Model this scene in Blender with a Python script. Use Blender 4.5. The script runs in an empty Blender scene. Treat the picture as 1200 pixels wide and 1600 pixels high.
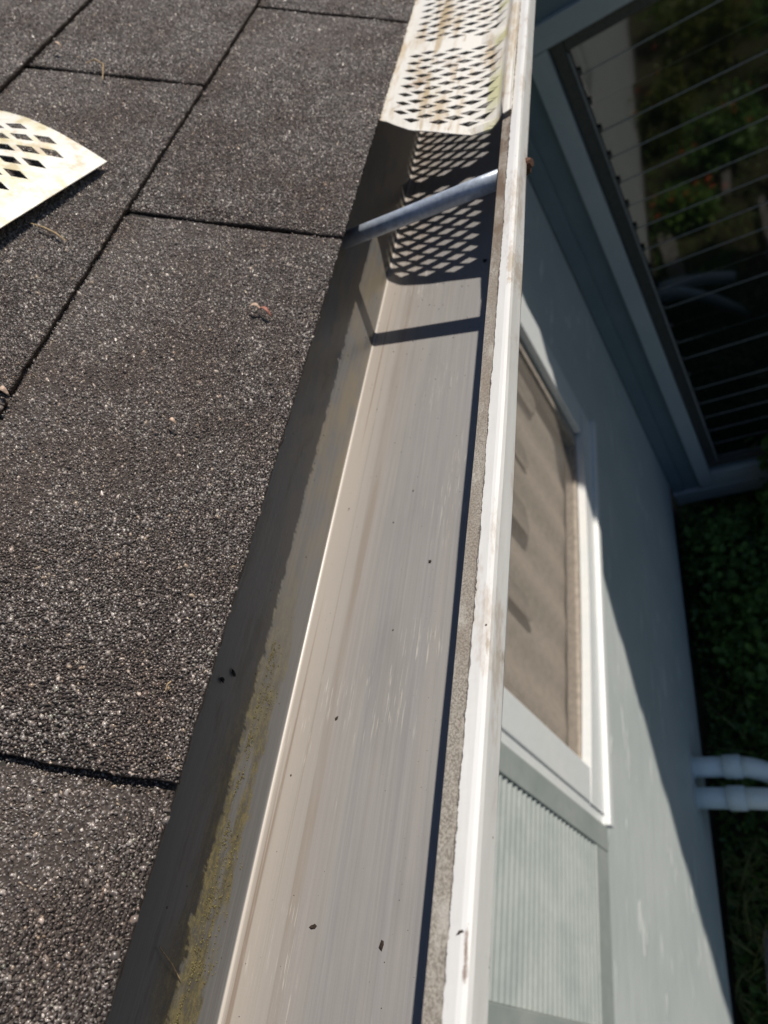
import bpy, math, random
import numpy as np
from mathutils import Vector, Matrix

rnd = random.Random(7)
rng = np.random.default_rng(11)
scene = bpy.context.scene
COL = scene.collection
H = 3.12                     # metres from the ground to the camera; geometry is written relative to the camera's height

# ------------------------------------------------------------------ camera, world, sun, exposure
R = ((0.83737226, 0.14204649, -0.52785461),
     (-0.21172384, -0.80599191, -0.55276583),
     (-0.50396499, 0.57463018, -0.64484064))
cam_d = bpy.data.cameras.new('camera')
cam = bpy.data.objects.new('camera', cam_d)
COL.objects.link(cam)
rt, dn, fw = Vector(R[0]).normalized(), Vector(R[1]), Vector(R[2])
bk = (-fw).normalized()
up = bk.cross(rt).normalized()
rt = up.cross(bk)
M = Matrix((rt, up, bk)).transposed().to_4x4()
M.translation = (0, 0, H)
cam.matrix_world = M
cam_d.sensor_fit = 'VERTICAL'
cam_d.sensor_height = 36.0
cam_d.lens = 1091.34 / 1600 * 36.0
cam_d.clip_start = 0.01
cam_d.clip_end = 400
cam_d.dof.use_dof = True
cam_d.dof.focus_distance = 0.252
cam_d.dof.aperture_fstop = 16.0
scene.camera = cam

SUN = Vector((0.62, 0.564, 1.0)).normalized()
world = bpy.data.worlds.new('World')
scene.world = world
world.use_nodes = True
wn = world.node_tree
bg = wn.nodes['Background']
sky = wn.nodes.new('ShaderNodeTexSky')
sky.sky_type = 'NISHITA'
sky.sun_disc = False
sky.sun_elevation = math.asin(SUN.z)
sky.sun_rotation = math.atan2(SUN.x, SUN.y)
sky.air_density = 1.0
sky.dust_density = .3
sky.ozone_density = 2.5
wn.links.new(sky.outputs[0], bg.inputs[0])
bg.inputs[1].default_value = 0.058
sl = bpy.data.lights.new('sun', 'SUN')
sl.energy = 4.2
sl.angle = math.radians(0.53)
sl.color = (1.0, 0.94, 0.85)
so = bpy.data.objects.new('sun', sl)
so.rotation_euler = SUN.to_track_quat('Z', 'Y').to_euler()
so.location = (4, 4, 8)
COL.objects.link(so)
vs = scene.view_settings
vs.view_transform = 'Standard'
vs.look = 'None'
vs.exposure = 0.16
vs.gamma = 1.0
vs.use_curve_mapping = False

# ------------------------------------------------------------------ material helpers
class NT:
    def __init__(s, name):
        s.m = bpy.data.materials.new(name)
        s.m.use_nodes = True
        s.t = s.m.node_tree
        s.b = s.t.nodes['Principled BSDF']
        s.out = s.t.nodes['Material Output']
    def n(s, typ, **k):
        nd = s.t.nodes.new(typ)
        for a, b in k.items():
            setattr(nd, a, b)
        return nd
    def l(s, a, b):
        s.t.links.new(a, b)
    def val(s, sock, v):
        if isinstance(v, bpy.types.NodeSocket):
            s.l(v, sock)
        else:
            sock.default_value = v
    def pos(s, scale=(1, 1, 1), obj=False):
        src = s.n('ShaderNodeTexCoord').outputs['Object'] if obj else s.n('ShaderNodeNewGeometry').outputs['Position']
        mp = s.n('ShaderNodeMapping')
        mp.inputs['Scale'].default_value = scale
        s.l(src, mp.inputs['Vector'])
        return mp.outputs[0]
    def noise(s, vec, scale, detail=4, rough=.55, dist=0):
        nd = s.n('ShaderNodeTexNoise')
        s.l(vec, nd.inputs['Vector'])
        nd.inputs['Scale'].default_value = scale
        nd.inputs['Detail'].default_value = detail
        nd.inputs['Roughness'].default_value = rough
        nd.inputs['Distortion'].default_value = dist
        return nd.outputs['Fac']
    def voro(s, vec, scale, out='Distance', feature='F1', rand=1):
        nd = s.n('ShaderNodeTexVoronoi', feature=feature)
        s.l(vec, nd.inputs['Vector'])
        nd.inputs['Scale'].default_value = scale
        nd.inputs['Randomness'].default_value = rand
        return nd.outputs[out]
    def ramp(s, f, a, b, ca=0, cb=1):
        nd = s.n('ShaderNodeMapRange')
        nd.interpolation_type = 'SMOOTHSTEP'
        nd.inputs['From Min'].default_value = a
        nd.inputs['From Max'].default_value = b
        nd.inputs['To Min'].default_value = ca
        nd.inputs['To Max'].default_value = cb
        s.l(f, nd.inputs['Value'])
        return nd.outputs[0]
    def math(s, op, a, b=0.0):
        nd = s.n('ShaderNodeMath', operation=op)
        s.val(nd.inputs[0], a)
        s.val(nd.inputs[1], b)
        return nd.outputs[0]
    def mix(s, f, a, b, mode='MIX'):
        nd = s.n('ShaderNodeMix', data_type='RGBA', blend_type=mode)
        s.val(nd.inputs[0], f)
        for sock, v in ((nd.inputs[6], a), (nd.inputs[7], b)):
            if isinstance(v, tuple) and len(v) == 3:
                v = (*v, 1)
            s.val(sock, v)
        return nd.outputs[2]
    def bump(s, h, strength=.3, dist=.001, normal=None):
        nd = s.n('ShaderNodeBump')
        nd.inputs['Strength'].default_value = strength
        nd.inputs['Distance'].default_value = dist
        s.l(h, nd.inputs['Height'])
        if normal is not None:
            s.l(normal, nd.inputs['Normal'])
        s.l(nd.outputs[0], s.b.inputs['Normal'])
        return nd.outputs[0]
    def set(s, **k):
        for a, v in k.items():
            sock = s.b.inputs[{'color': 'Base Color', 'rough': 'Roughness', 'metal': 'Metallic', 'spec': 'Specular IOR Level',
                               'trans': 'Transmission Weight', 'alpha': 'Alpha', 'coat': 'Coat Weight', 'ior': 'IOR'}[a]]
            if isinstance(v, tuple) and len(v) == 3:
                v = (*v, 1)
            s.val(sock, v)
        return s.m
    def xyz(s):
        sp = s.n('ShaderNodeSeparateXYZ')
        s.l(s.n('ShaderNodeNewGeometry').outputs['Position'], sp.inputs[0])
        return sp.outputs

def rgb(r, g, b):
    return tuple((c / 255 / 12.92 if c / 255 <= .04045 else ((c / 255 + .055) / 1.055) ** 2.4) for c in (r, g, b))

MAT = {}
def m_granule():
    t = NT('shingle_granules')
    at = t.n('ShaderNodeAttribute', attribute_name='tint', attribute_type='GEOMETRY')
    big = t.noise(t.pos(), 26, 5, .6)
    base = t.mix(1.0, at.outputs['Color'], (.66, .58, .53), 'MULTIPLY')
    c = t.mix(t.ramp(big, .38, .68), at.outputs['Color'], base)
    t.set(color=c, rough=t.ramp(at.outputs['Fac'], .05, .25, .42, .25), spec=.9)
    MAT['granule'] = t.m
def m_asphalt():
    t = NT('shingle_asphalt')
    p = t.pos()
    v = t.voro(p, 900, 'Color')
    sp = t.n('ShaderNodeSeparateColor'); t.l(v, sp.inputs[0])
    c = t.mix(sp.outputs[0], (.030, .022, .019), (.085, .066, .057))
    d = t.voro(p, 900)
    t.bump(t.math('MULTIPLY', d, -1), .8, .0012)
    t.set(color=c, rough=.7, spec=.35)
    MAT['asphalt'] = t.m
def m_trough():
    t = NT('weathered_gutter_metal')
    X, Y, Z = t.xyz()
    st1 = t.noise(t.pos((1, .012, 1)), 650, 5, .7)
    st2 = t.noise(t.pos((1, .03, 1)), 110, 4, .6)
    blot = t.noise(t.pos((1, .35, 1)), 30, 4, .6)
    fine = t.noise(t.pos(), 900, 2)
    c = t.mix(t.ramp(st1, .3, .72), (.262, .252, .248), (.312, .300, .291))
    c = t.mix(t.ramp(st2, .42, .66, 0, .3), c, (.34, .31, .28))
    c = t.mix(t.ramp(blot, .45, .75, 0, .35), c, (.19, .185, .185))
    # tan water stain close to the back corner
    near = t.ramp(X, -.218, -.178, 1, 0)
    c = t.mix(t.math('MULTIPLY', near, .7), c, (.42, .37, .325))
    # thin rust-brown lines running with the water
    ln = t.noise(t.pos((1, .006, 1)), 330, 2, .5)
    wob = t.noise(t.pos((.3, 1, .3)), 7, 2)
    bx = t.math('ADD', X, t.math('MULTIPLY', t.math('SUBTRACT', wob, .5), .006))
    band = t.math('MULTIPLY', t.ramp(bx, -.2005, -.1985), t.ramp(bx, -.1955, -.1935, 1, 0))
    f = t.math('MULTIPLY', t.ramp(ln, .5, .6), t.math('MULTIPLY', t.ramp(X, -.2195, -.2, .6, .2), t.ramp(X, -.200, -.190, 1, .08)))
    c = t.mix(f, c, (.17, .115, .075))
    c = t.mix(t.math('MULTIPLY', band, t.ramp(t.noise(t.pos((1, .08, 1)), 140, 3),   .45, .66, 0, .28)), c, (.22, .16, .115))
    # pale scratches
    wv = t.noise(t.pos((1, .035, 1)), 1500, 2, .6)
    sc = t.math('MULTIPLY', t.ramp(wv, .60, .68, 0, .7), t.ramp(t.noise(t.pos((1, .6, 1)), 24, 2), .5, .62))
    c = t.mix(t.math('MULTIPLY', sc, .8), c, (.62, .58, .53))
    # water film edge grime and moss on the back wall
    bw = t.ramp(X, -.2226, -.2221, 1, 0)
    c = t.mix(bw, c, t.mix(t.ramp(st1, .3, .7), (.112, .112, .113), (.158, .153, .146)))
    mossn = t.noise(t.pos((1, .33, 1)), 60, 8, .68)
    mossn2 = t.noise(t.pos((1, .45, 1)), 260, 8, .8)
    mossn3 = t.noise(t.pos(), 1300, 3, .7)
    yfade = t.ramp(t.math('ADD', Y, t.math('MULTIPLY', blot, .12)), .12, .27, 1, .0)
    zb = t.math('ADD', Z, t.math('MULTIPLY', t.math('SUBTRACT', mossn, .5), .020))
    zmask = t.math('MULTIPLY', t.ramp(t.math('ADD', zb, t.math('MULTIPLY', t.math('SUBTRACT', mossn2, .5), .012)), H - .2315, H - .2290), t.ramp(zb, H - .216, H - .198, 1, .1))
    moss = t.math('MULTIPLY', t.math('MULTIPLY', bw, yfade), zmask)
    mc = t.mix(t.ramp(mossn2, .40, .62), (.05, .042, .024), (.17, .14, .06))
    mc = t.mix(t.ramp(mossn3, .56, .72, 0, .8), mc, (.26, .215, .10))
    mc = t.mix(t.ramp(mossn3, .42, .3, 0, .7), mc, (.03, .028, .016))
    pat = t.ramp(t.noise(t.pos((1, .2, 1)), 95, 6, .7), .40, .52, .12, 1)
    c = t.mix(t.math('MULTIPLY', t.math('MULTIPLY', moss, pat), t.ramp(mossn2, .32, .52, .35, .95)), c, mc)
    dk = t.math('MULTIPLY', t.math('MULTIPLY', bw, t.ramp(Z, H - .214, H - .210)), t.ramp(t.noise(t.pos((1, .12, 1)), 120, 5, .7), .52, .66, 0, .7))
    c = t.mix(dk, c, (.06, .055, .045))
    tan = t.math('MULTIPLY', t.math('MULTIPLY', bw, t.ramp(mossn, .4, .6)), .4)
    c = t.mix(t.math('MULTIPLY', tan, t.ramp(Y, .1, .3)), c, (.25, .19, .10))
    # dark grit specks
    vd = t.n('ShaderNodeTexVoronoi'); t.l(t.pos(), vd.inputs['Vector']); vd.inputs['Scale'].default_value = 95
    spc = t.n('ShaderNodeSeparateColor'); t.l(vd.outputs['Color'], spc.inputs[0])
    speck = t.math('MULTIPLY', t.math('LESS_THAN', vd.outputs['Distance'], .05), t.math('GREATER_THAN', spc.outputs[0], .72))
    c = t.mix(speck, c, (.03, .024, .02))
    # highlight along the back bend, painted into the colour
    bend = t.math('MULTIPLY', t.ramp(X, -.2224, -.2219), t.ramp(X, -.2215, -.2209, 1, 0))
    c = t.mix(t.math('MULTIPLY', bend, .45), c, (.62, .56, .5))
    h = t.math('ADD', t.math('MULTIPLY', st1, .5), t.math('MULTIPLY', fine, .3))
    t.bump(h, .16, .0006)
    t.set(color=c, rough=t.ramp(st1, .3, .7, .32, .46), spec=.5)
    MAT['trough'] = t.m
def m_lip():
    t = NT('white_gutter_lip_paint')
    X, Y, Z = t.xyz()
    nz = t.noise(t.pos((1, .6, 1)), 420, 5, .8)
    nb = t.noise(t.pos((1, .25, 1)), 40, 3)
    gr = t.noise(t.pos(), 1500, 3, .7)
    xe = t.math('ADD', X, t.math('MULTIPLY', t.math('SUBTRACT', nz, .5), .0024))
    xe = t.math('ADD', xe, t.math('MULTIPLY', t.math('SUBTRACT', nb, .5), .0018))
    dirty = t.ramp(xe, -.08895, -.0887, 1, 0)
    dc = t.mix(t.ramp(gr, .34, .66), (.19, .165, .135), (.40, .36, .31))
    dc = t.mix(t.ramp(nb, .45, .65, 0, .6), dc, (.22, .17, .13))
    dc = t.mix(t.ramp(t.noise(t.pos((1, .5, 1)), 150, 5, .7), .5, .7, 0, .6), dc, (.52, .49, .44))
    wc = t.mix(t.ramp(t.noise(t.pos((1, .15, 1)), 90, 4), .35, .75, 0, .4), (.76, .745, .72), (.62, .60, .57))
    rust = t.ramp(t.noise(t.pos((1, .3, 1)), 48, 6, .75), .53, .66, 0, .6)
    wc = t.mix(rust, wc, (.47, .38, .29))
    far = t.math('MULTIPLY', t.ramp(Y, .22, .34), t.ramp(t.noise(t.pos((1, .35, 1)), 130, 6, .75), .42, .58, 0, .85))
    dc = t.mix(far, dc, (.13, .085, .055))
    def smear(cx_, cy_, rx, ry, col, base):
        a = t.math('DIVIDE', t.math('SUBTRACT', X, cx_), rx); b = t.math('DIVIDE', t.math('SUBTRACT', Y, cy_), ry)
        dd = t.math('SQRT', t.math('ADD', t.math('MULTIPLY', a, a), t.math('MULTIPLY', b, b)))
        dd = t.math('ADD', dd, t.math('MULTIPLY', t.math('SUBTRACT', t.noise(t.pos((1, .4, 1)), 500, 6, .8), .5), 2.6))
        return t.mix(t.ramp(dd, .3, .9, .8, 0), base, col)
    wc = smear(-.0838, .013, .0007, .008, (.17, .095, .06), wc)
    wc = smear(-.0843, -.012, .0012, .009, (.45, .36, .27), wc)
    wc = smear(-.084, .27, .002, .02, (.50, .42, .33), wc)
    wc = smear(-.0835, .088, .0006, .004, (.40, .33, .26), wc)
    edge = t.math('MULTIPLY', dirty, t.ramp(xe, -.0895, -.0890))
    c = t.mix(dirty, wc, dc)
    c = t.mix(t.math('MULTIPLY', edge, .85), c, (.08, .065, .05))
    vd = t.n('ShaderNodeTexVoronoi'); t.l(t.pos(), vd.inputs['Vector']); vd.inputs['Scale'].default_value = 120
    spc = t.n('ShaderNodeSeparateColor'); t.l(vd.outputs['Color'], spc.inputs[0])
    speck = t.math('MULTIPLY', t.math('LESS_THAN', vd.outputs['Distance'], .045), t.math('GREATER_THAN', spc.outputs[0], .8))
    c = t.mix(speck, c, (.1, .08, .06))
    h = t.math('SUBTRACT', t.math('MULTIPLY', t.noise(t.pos((1, .2, 1)), 160, 4), .7), t.math('MULTIPLY', dirty, .6))
    h = t.math('ADD', h, t.math('MULTIPLY', t.math('MULTIPLY', dirty, gr), .7))
    t.bump(h, .55, .0006)
    t.set(color=c, rough=t.ramp(dirty, 0, 1, .42, .85), spec=.45)
    MAT['lip'] = t.m
def m_guard(name, key, seed):
    t = NT(name)
    p = t.pos()
    n1 = t.noise(t.pos((1, .22, 1)) if key == 'guard' else p, 60, 5, .7)
    n2 = t.noise(p, 35 + seed, 4, .65)
    n3 = t.noise(p, 400, 3)
    c = t.mix(t.ramp(n1, .46, .64), (.755, .72, .655), (.56, .45, .31))
    c = t.mix(t.ramp(n2, .585, .70, 0, .7), c, (.34, .215, .115))
    if key == 'guard':
        X, Y, Z = t.xyz()
        yel = t.math('MULTIPLY', t.math('MULTIPLY', t.ramp(X, -.1135, -.1115), t.ramp(X, -.1015, -.1005, 1, 0)), t.ramp(t.noise(t.pos((.2, 1, .2)), 22, 3), .42, .56))
        c = t.mix(t.math('MULTIPLY', yel, .75), c, (.60, .58, .27))
        ln = t.math('MULTIPLY', t.ramp(X, -.160, -.158), t.ramp(X, -.155, -.153, 1, 0))
        c = t.mix(t.math('MULTIPLY', ln, t.ramp(n1, .4, .5, 0, .6)), c, (.42, .30, .14))
        ln = t.math('MULTIPLY', t.ramp(X, -.139, -.137), t.ramp(X, -.135, -.133, 1, 0))
        c = t.mix(t.math('MULTIPLY', ln, t.ramp(n1, .5, .6, 0, .7)), c, (.28, .18, .11))
    else:
        c = t.mix(t.ramp(n2, .5, .6, 0, .35), c, (.62, .55, .2))
    t.bump(n3, .1, .0004)
    t.set(color=c, rough=.42, spec=.5)
    MAT[key] = t.m
def m_paint(key, name, col, col2, scale=4, rough=.5, bump=.15, bscale=60, bdist=.002):
    t = NT(name)
    n1 = t.noise(t.pos(), scale, 5, .6)
    n2 = t.noise(t.pos(), bscale, 4, .6)
    c = t.mix(t.ramp(n1, .3, .7), col, col2)
    c = t.mix(t.ramp(n2, .3, .75, 0, .2), c, tuple(x * .75 for x in col))
    t.bump(n2, bump, bdist)
    t.set(color=c, rough=rough, spec=.4)
    MAT[key] = t.m
def m_wall():
    t = NT('pale_grey_wall_paint')
    X, Y, Z = t.xyz()
    n1 = t.noise(t.pos(), 3, 5, .6)
    run = t.noise(t.pos((1, .25, 1)), 22, 4, .6)
    c = t.mix(t.ramp(n1, .3, .7), (.475, .515, .505), (.54, .57, .552))
    low = t.ramp(t.math('ADD', Z, t.math('MULTIPLY', n1, .3)), .25, .45, 1, 0)
    c = t.mix(t.math('MULTIPLY', low, .55), c, (.46, .44, .34))
    scr = t.math('MULTIPLY', t.ramp(t.noise(t.pos((1, .16, 1)), 34, 3, .5, .3), .60, .63), t.ramp(t.noise(t.pos(), 5, 2), .46, .54))
    c = t.mix(t.math('MULTIPLY', scr, .8), c, (.72, .74, .71))
    t.bump(t.math('ADD', run, t.math('MULTIPLY', scr, .8)), .4, .006)
    t.set(color=c, rough=.55, spec=.35)
    MAT['wall'] = t.m
def m_glass():
    t = NT('dark_window_glass')
    t.set(color=(.006, .008, .008), rough=.04, spec=.5, ior=2.1)
    t.bump(t.noise(t.pos(), 3, 2), .05, .004)
    MAT['glass'] = t.m
def m_screen():
    t = NT('fine_insect_screen')
    tr = t.n('ShaderNodeBsdfTransparent')
    mx = t.n('ShaderNodeMixShader')
    mx.inputs[0].default_value = .40
    t.set(color=(.33, .29, .25), rough=.7, spec=.2)
    t.l(tr.outputs[0], mx.inputs[1]); t.l(t.b.outputs[0], mx.inputs[2])
    t.l(mx.outputs[0], t.out.inputs[0])
    MAT['screen'] = t.m
def m_leaf(key, name, a, b, scale=30):
    t = NT(name)
    oi = t.n('ShaderNodeNewGeometry')
    c = t.mix(oi.outputs['Random Per Island'], a, b)
    tl = t.n('ShaderNodeBsdfTranslucent'); t.l(c, tl.inputs[0])
    mx = t.n('ShaderNodeMixShader'); mx.inputs[0].default_value = .25
    t.set(color=c, rough=.45, spec=.4)
    t.l(t.b.outputs[0], mx.inputs[1]); t.l(tl.outputs[0], mx.inputs[2]); t.l(mx.outputs[0], t.out.inputs[0])
    MAT[key] = t.m
def m_plain(key, name, col, rough=.6, metal=0, bscale=200, bump=.2, spec=.4, var=.35):
    t = NT(name)
    n = t.noise(t.pos(), bscale, 4, .65)
    c = t.mix(t.ramp(n, .3, .7), tuple(x * (1 - var) for x in col), tuple(min(1, x * (1 + var)) for x in col))
    t.bump(n, bump, .001)
    t.set(color=c, rough=rough, metal=metal, spec=spec)
    MAT[key] = t.m
def m_ground():
    t = NT('garden_soil')
    n = t.noise(t.pos(), 9, 6, .7); n2 = t.noise(t.pos(), 90, 4, .7)
    c = t.mix(t.ramp(n, .35, .65), (.06, .046, .028), (.085, .085, .04))
    c = t.mix(t.ramp(n2, .5, .75, 0, .6), c, (.14, .115, .08))
    t.bump(n2, .8, .02)
    t.set(color=c, rough=.9, spec=.2)
    MAT['soil'] = t.m
def m_wood():
    t = NT('grey_weathered_wood')
    n = t.noise(t.pos((9, .6, 9), True), 12, 5, .7)
    c = t.mix(t.ramp(n, .3, .7), (.10, .095, .085), (.27, .255, .235))
    t.bump(n, .5, .004)
    t.set(color=c, rough=.85, spec=.2)
    MAT['wood'] = t.m

m_granule(); m_asphalt(); m_trough(); m_lip(); m_wall(); m_glass(); m_screen(); m_ground(); m_wood()
m_guard('stained_white_guard_paint', 'guard', 0)
m_guard('rust_spotted_guard_paint', 'guard_loose', 12)
m_paint('trim', 'white_window_trim_paint', (.70, .72, .72), (.76, .76, .74), 5, .4, .12)
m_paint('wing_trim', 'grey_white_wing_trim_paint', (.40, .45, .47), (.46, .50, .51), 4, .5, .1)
m_paint('wing', 'shade_tinted_wing_paint', (.17, .225, .25), (.205, .26, .285), 4, .6, .15)  # the bluish shade on the wing is mixed into its wall colour
m_paint('shutter', 'grey_green_shutter_paint', (.29, .325, .31), (.37, .395, .375), 9, .5, .15)
m_paint('pvc', 'white_pvc', (.66, .76, .78), (.74, .82, .84), 6, .35, .05)
m_plain('vinyl', 'dark_window_frame', (.07, .07, .065), .5)
m_plain('curtain', 'beige_curtain_cloth', (.50, .435, .365), .9, 0, 60, .3, .1, .12)
m_plain('valance', 'grey_brown_valance_cloth', (.36, .31, .26), .9, 0, 60, .3, .1, .2)
m_plain('tube', 'grey_aluminium_tube', (.40, .45, .53), .34, .15, 240, .15, .5, .18)
m_plain('rust', 'rusty_steel', (.11, .055, .035), .8, .2, 900, .6)
m_plain('fascia', 'grey_fascia_board', (.28, .29, .29), .6)
m_plain('concrete', 'dark_foundation_concrete', (.07, .07, .066), .9, 0, 30, .5)
m_plain('deck', 'roof_deck_felt', (.025, .022, .02), .9)
m_plain('bark', 'brown_plant_stem', (.07, .05, .03), .8)
m_plain('debris', 'dark_brown_debris', (.032, .02, .014), .8, 0, 1500, .6)
m_plain('straw', 'dry_tan_straw', (.38, .27, .15), .7, 0, 1500, .3)
m_plain('petal', 'pale_pink_petal', (.52, .37, .28), .6, 0, 700, .3)
m_plain('petal_red', 'red_petal', (.32, .13, .095), .6, 0, 700, .3)
m_plain('moss', 'black_moss', (.012, .012, .009), .95, 0, 1500, .6)
m_leaf('algae', 'olive_algae', (.12, .098, .048), (.25, .21, .095))
m_leaf('leaf_dark', 'dark_green_leaves', (.04, .095, .025), (.13, .24, .045))
m_leaf('leaf_mid', 'mid_green_leaves', (.045, .10, .018), (.13, .24, .04))
m_leaf('leaf_light', 'yellow_green_leaves', (.05, .085, .012), (.14, .16, .03))
m_leaf('flower', 'red_orange_flowers', (.5, .06, .02), (.6, .15, .06))
m_leaf('blade', 'grass_blades', (.08, .14, .03), (.34, .32, .12))

# ------------------------------------------------------------------ object helpers
def empty(name, loc, label=None, cat=None, group=None):
    o = bpy.data.objects.new(name, None)
    o.empty_display_size = .05
    o.location = (loc[0], loc[1], loc[2] + H)
    COL.objects.link(o)
    tag(o, label, cat, group)
    return o
def tag(o, label=None, cat=None, group=None, kind=None):
    if label: o['label'] = label
    if cat: o['category'] = cat
    if group: o['group'] = group
    if kind: o['kind'] = kind
    return o
def root_loc(o):
    l = Vector((0, 0, 0))
    while o is not None:
        l += o.location
        o = o.parent
    return l
def mesh(name, V, F, mats, parent=None, smooth=False, origin=None, mi=None):
    """V in camera-height coordinates; one mesh object whose origin is the parent's (or the given origin)."""
    o0 = root_loc(parent) if parent else Vector((0, 0, 0))
    if origin is not None:
        og = Vector((origin[0], origin[1], origin[2] + H))
    else:
        og = o0 if parent else Vector((0, 0, H))
    me = bpy.data.meshes.new(name)
    V = np.asarray(V, float) + np.array([0, 0, H]) - np.array(og)
    me.from_pydata(V.tolist(), [], [list(f) for f in F])
    for m in (mats if isinstance(mats, (list, tuple)) else [mats]):
        me.materials.append(MAT[m])
    if smooth:
        me.polygons.foreach_set('use_smooth', [True] * len(me.polygons))
    if mi is not None:
        me.polygons.foreach_set('material_index', mi)
    me.update()
    o = bpy.data.objects.new(name, me)
    COL.objects.link(o)
    if parent: o.parent = parent
    o.location = og - o0
    return o
def bevel(o, w=.003, seg=2):
    b = o.modifiers.new('bevel', 'BEVEL'); b.width = w; b.segments = seg; b.limit_method = 'ANGLE'
    return o
class MB:
    def __init__(s): s.V = []; s.F = []
    def box(s, x0, x1, y0, y1, z0, z1):
        k = len(s.V)
        s.V += [(x, y, z) for x in (x0, x1) for y in (y0, y1) for z in (z0, z1)]
        s.F += [tuple(k + i for i in f) for f in ((0, 1, 3, 2), (4, 6, 7, 5), (0, 4, 5, 1), (2, 3, 7, 6), (0, 2, 6, 4), (1, 5, 7, 3))]
        return s
    def prism(s, pts, y0, y1, segs=1, wob=None):
        """closed section pts (x,z) extruded along y"""
        k = len(s.V); n = len(pts)
        for j in range(segs + 1):
            y = y0 + (y1 - y0) * j / segs
            for i, (x, z) in enumerate(pts):
                d = wob(y, i) if wob else (0, 0)
                s.V.append((x + d[0], y, z + d[1]))
        for j in range(segs):
            for i in range(n):
                a = k + j * n + i; b = k + j * n + (i + 1) % n
                s.F.append((a, b, b + n, a + n))
        s.F.append(tuple(k + i for i in range(n - 1, -1, -1)))
        s.F.append(tuple(k + segs * n + i for i in range(n)))
        return s
    def tube(s, P, r, n=12, caps=True):
        P = [Vector(p) for p in P]; k = len(s.V)
        rr = r if isinstance(r, (list, tuple)) else [r] * len(P)
        ref = Vector((0, 0, 1))
        d0 = (P[-1] - P[0]).normalized()
        if abs(d0.z) > .9: ref = Vector((1, 0, 0))
        for i, p in enumerate(P):
            d = (P[min(i + 1, len(P) - 1)] - P[max(i - 1, 0)]).normalized()
            a = d.cross(ref).normalized(); b = a.cross(d)
            for j in range(n):
                t = 2 * math.pi * j / n
                s.V.append(tuple(p + (a * math.cos(t) + b * math.sin(t)) * rr[i]))
        for i in range(len(P) - 1):
            for j in range(n):
                a = k + i * n + j; b = k + i * n + (j + 1) % n
                s.F.append((a, b, b + n, a + n))
        if caps:
            s.F.append(tuple(k + j for j in range(n - 1, -1, -1)))
            s.F.append(tuple(k + (len(P) - 1) * n + j for j in range(n)))
        return s
    def build(s, name, mat, parent=None, **k):
        return mesh(name, s.V, s.F, mat, parent, **k)

# ------------------------------------------------------------------ ground (structure)
WX = -.53                      # house wall plane
WY = 2.29                      # wing wall plane
GZ = -H
n = 60
gx = np.linspace(-1, 1, n); g = np.sign(gx) * (np.abs(gx) ** 3) * 60
V = []; F = []
for j in range(n):
    for i in range(n):
        x, y = g[i] + 0, g[j] + 1
        hgt = .03 * math.sin(3 * x + y) * math.cos(2.3 * y) if abs(x) < 6 and abs(y) < 8 else 0
        V.append((x, y, GZ + hgt * .6 - .02))
for j in range(n - 1):
    for i in range(n - 1):
        a = j * n + i
        F.append((a, a + 1, a + n + 1, a + n))
ground = mesh('ground', V, F, 'soil', None, True)
tag(ground, 'dark garden soil under the plants beside the house wall', None, None, 'structure')

# ------------------------------------------------------------------ house
house = empty('house', (-1.2, 1.0, GZ), 'pale grey painted house with dark shingled roof, white trimmed window and louvred shutter', 'house')

# roof ---------------------------------------------------------------
TS = .73
E0 = Vector((-.188, 0, -.158))                      # top edge of the lowest shingle course
sl_dir = Vector((-1, 0, TS)).normalized()
nrm = Vector((TS, 0, 1)).normalized()
EXP = .1265; TT = .0040; TL = .305; GAP = .0046
# local shingle frame: u -> +Y, v -> up slope, w -> normal.  (u,v,w) right handed: Y x slope = ?
def roofp(u, v, w):
    return E0 + Vector((0, 1, 0)) * u + sl_dir * v + nrm * w
m = MB()
secs = [(.045, -.0062), (1.6, -.0062), (1.6, -.022), (.045, -.022)]
pts = [(roofp(0, v, w).x, roofp(0, v, w).z) for v, w in secs]
m.prism(pts, -.9, 2.25)
roof = m.build('roof', 'deck', house)

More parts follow.
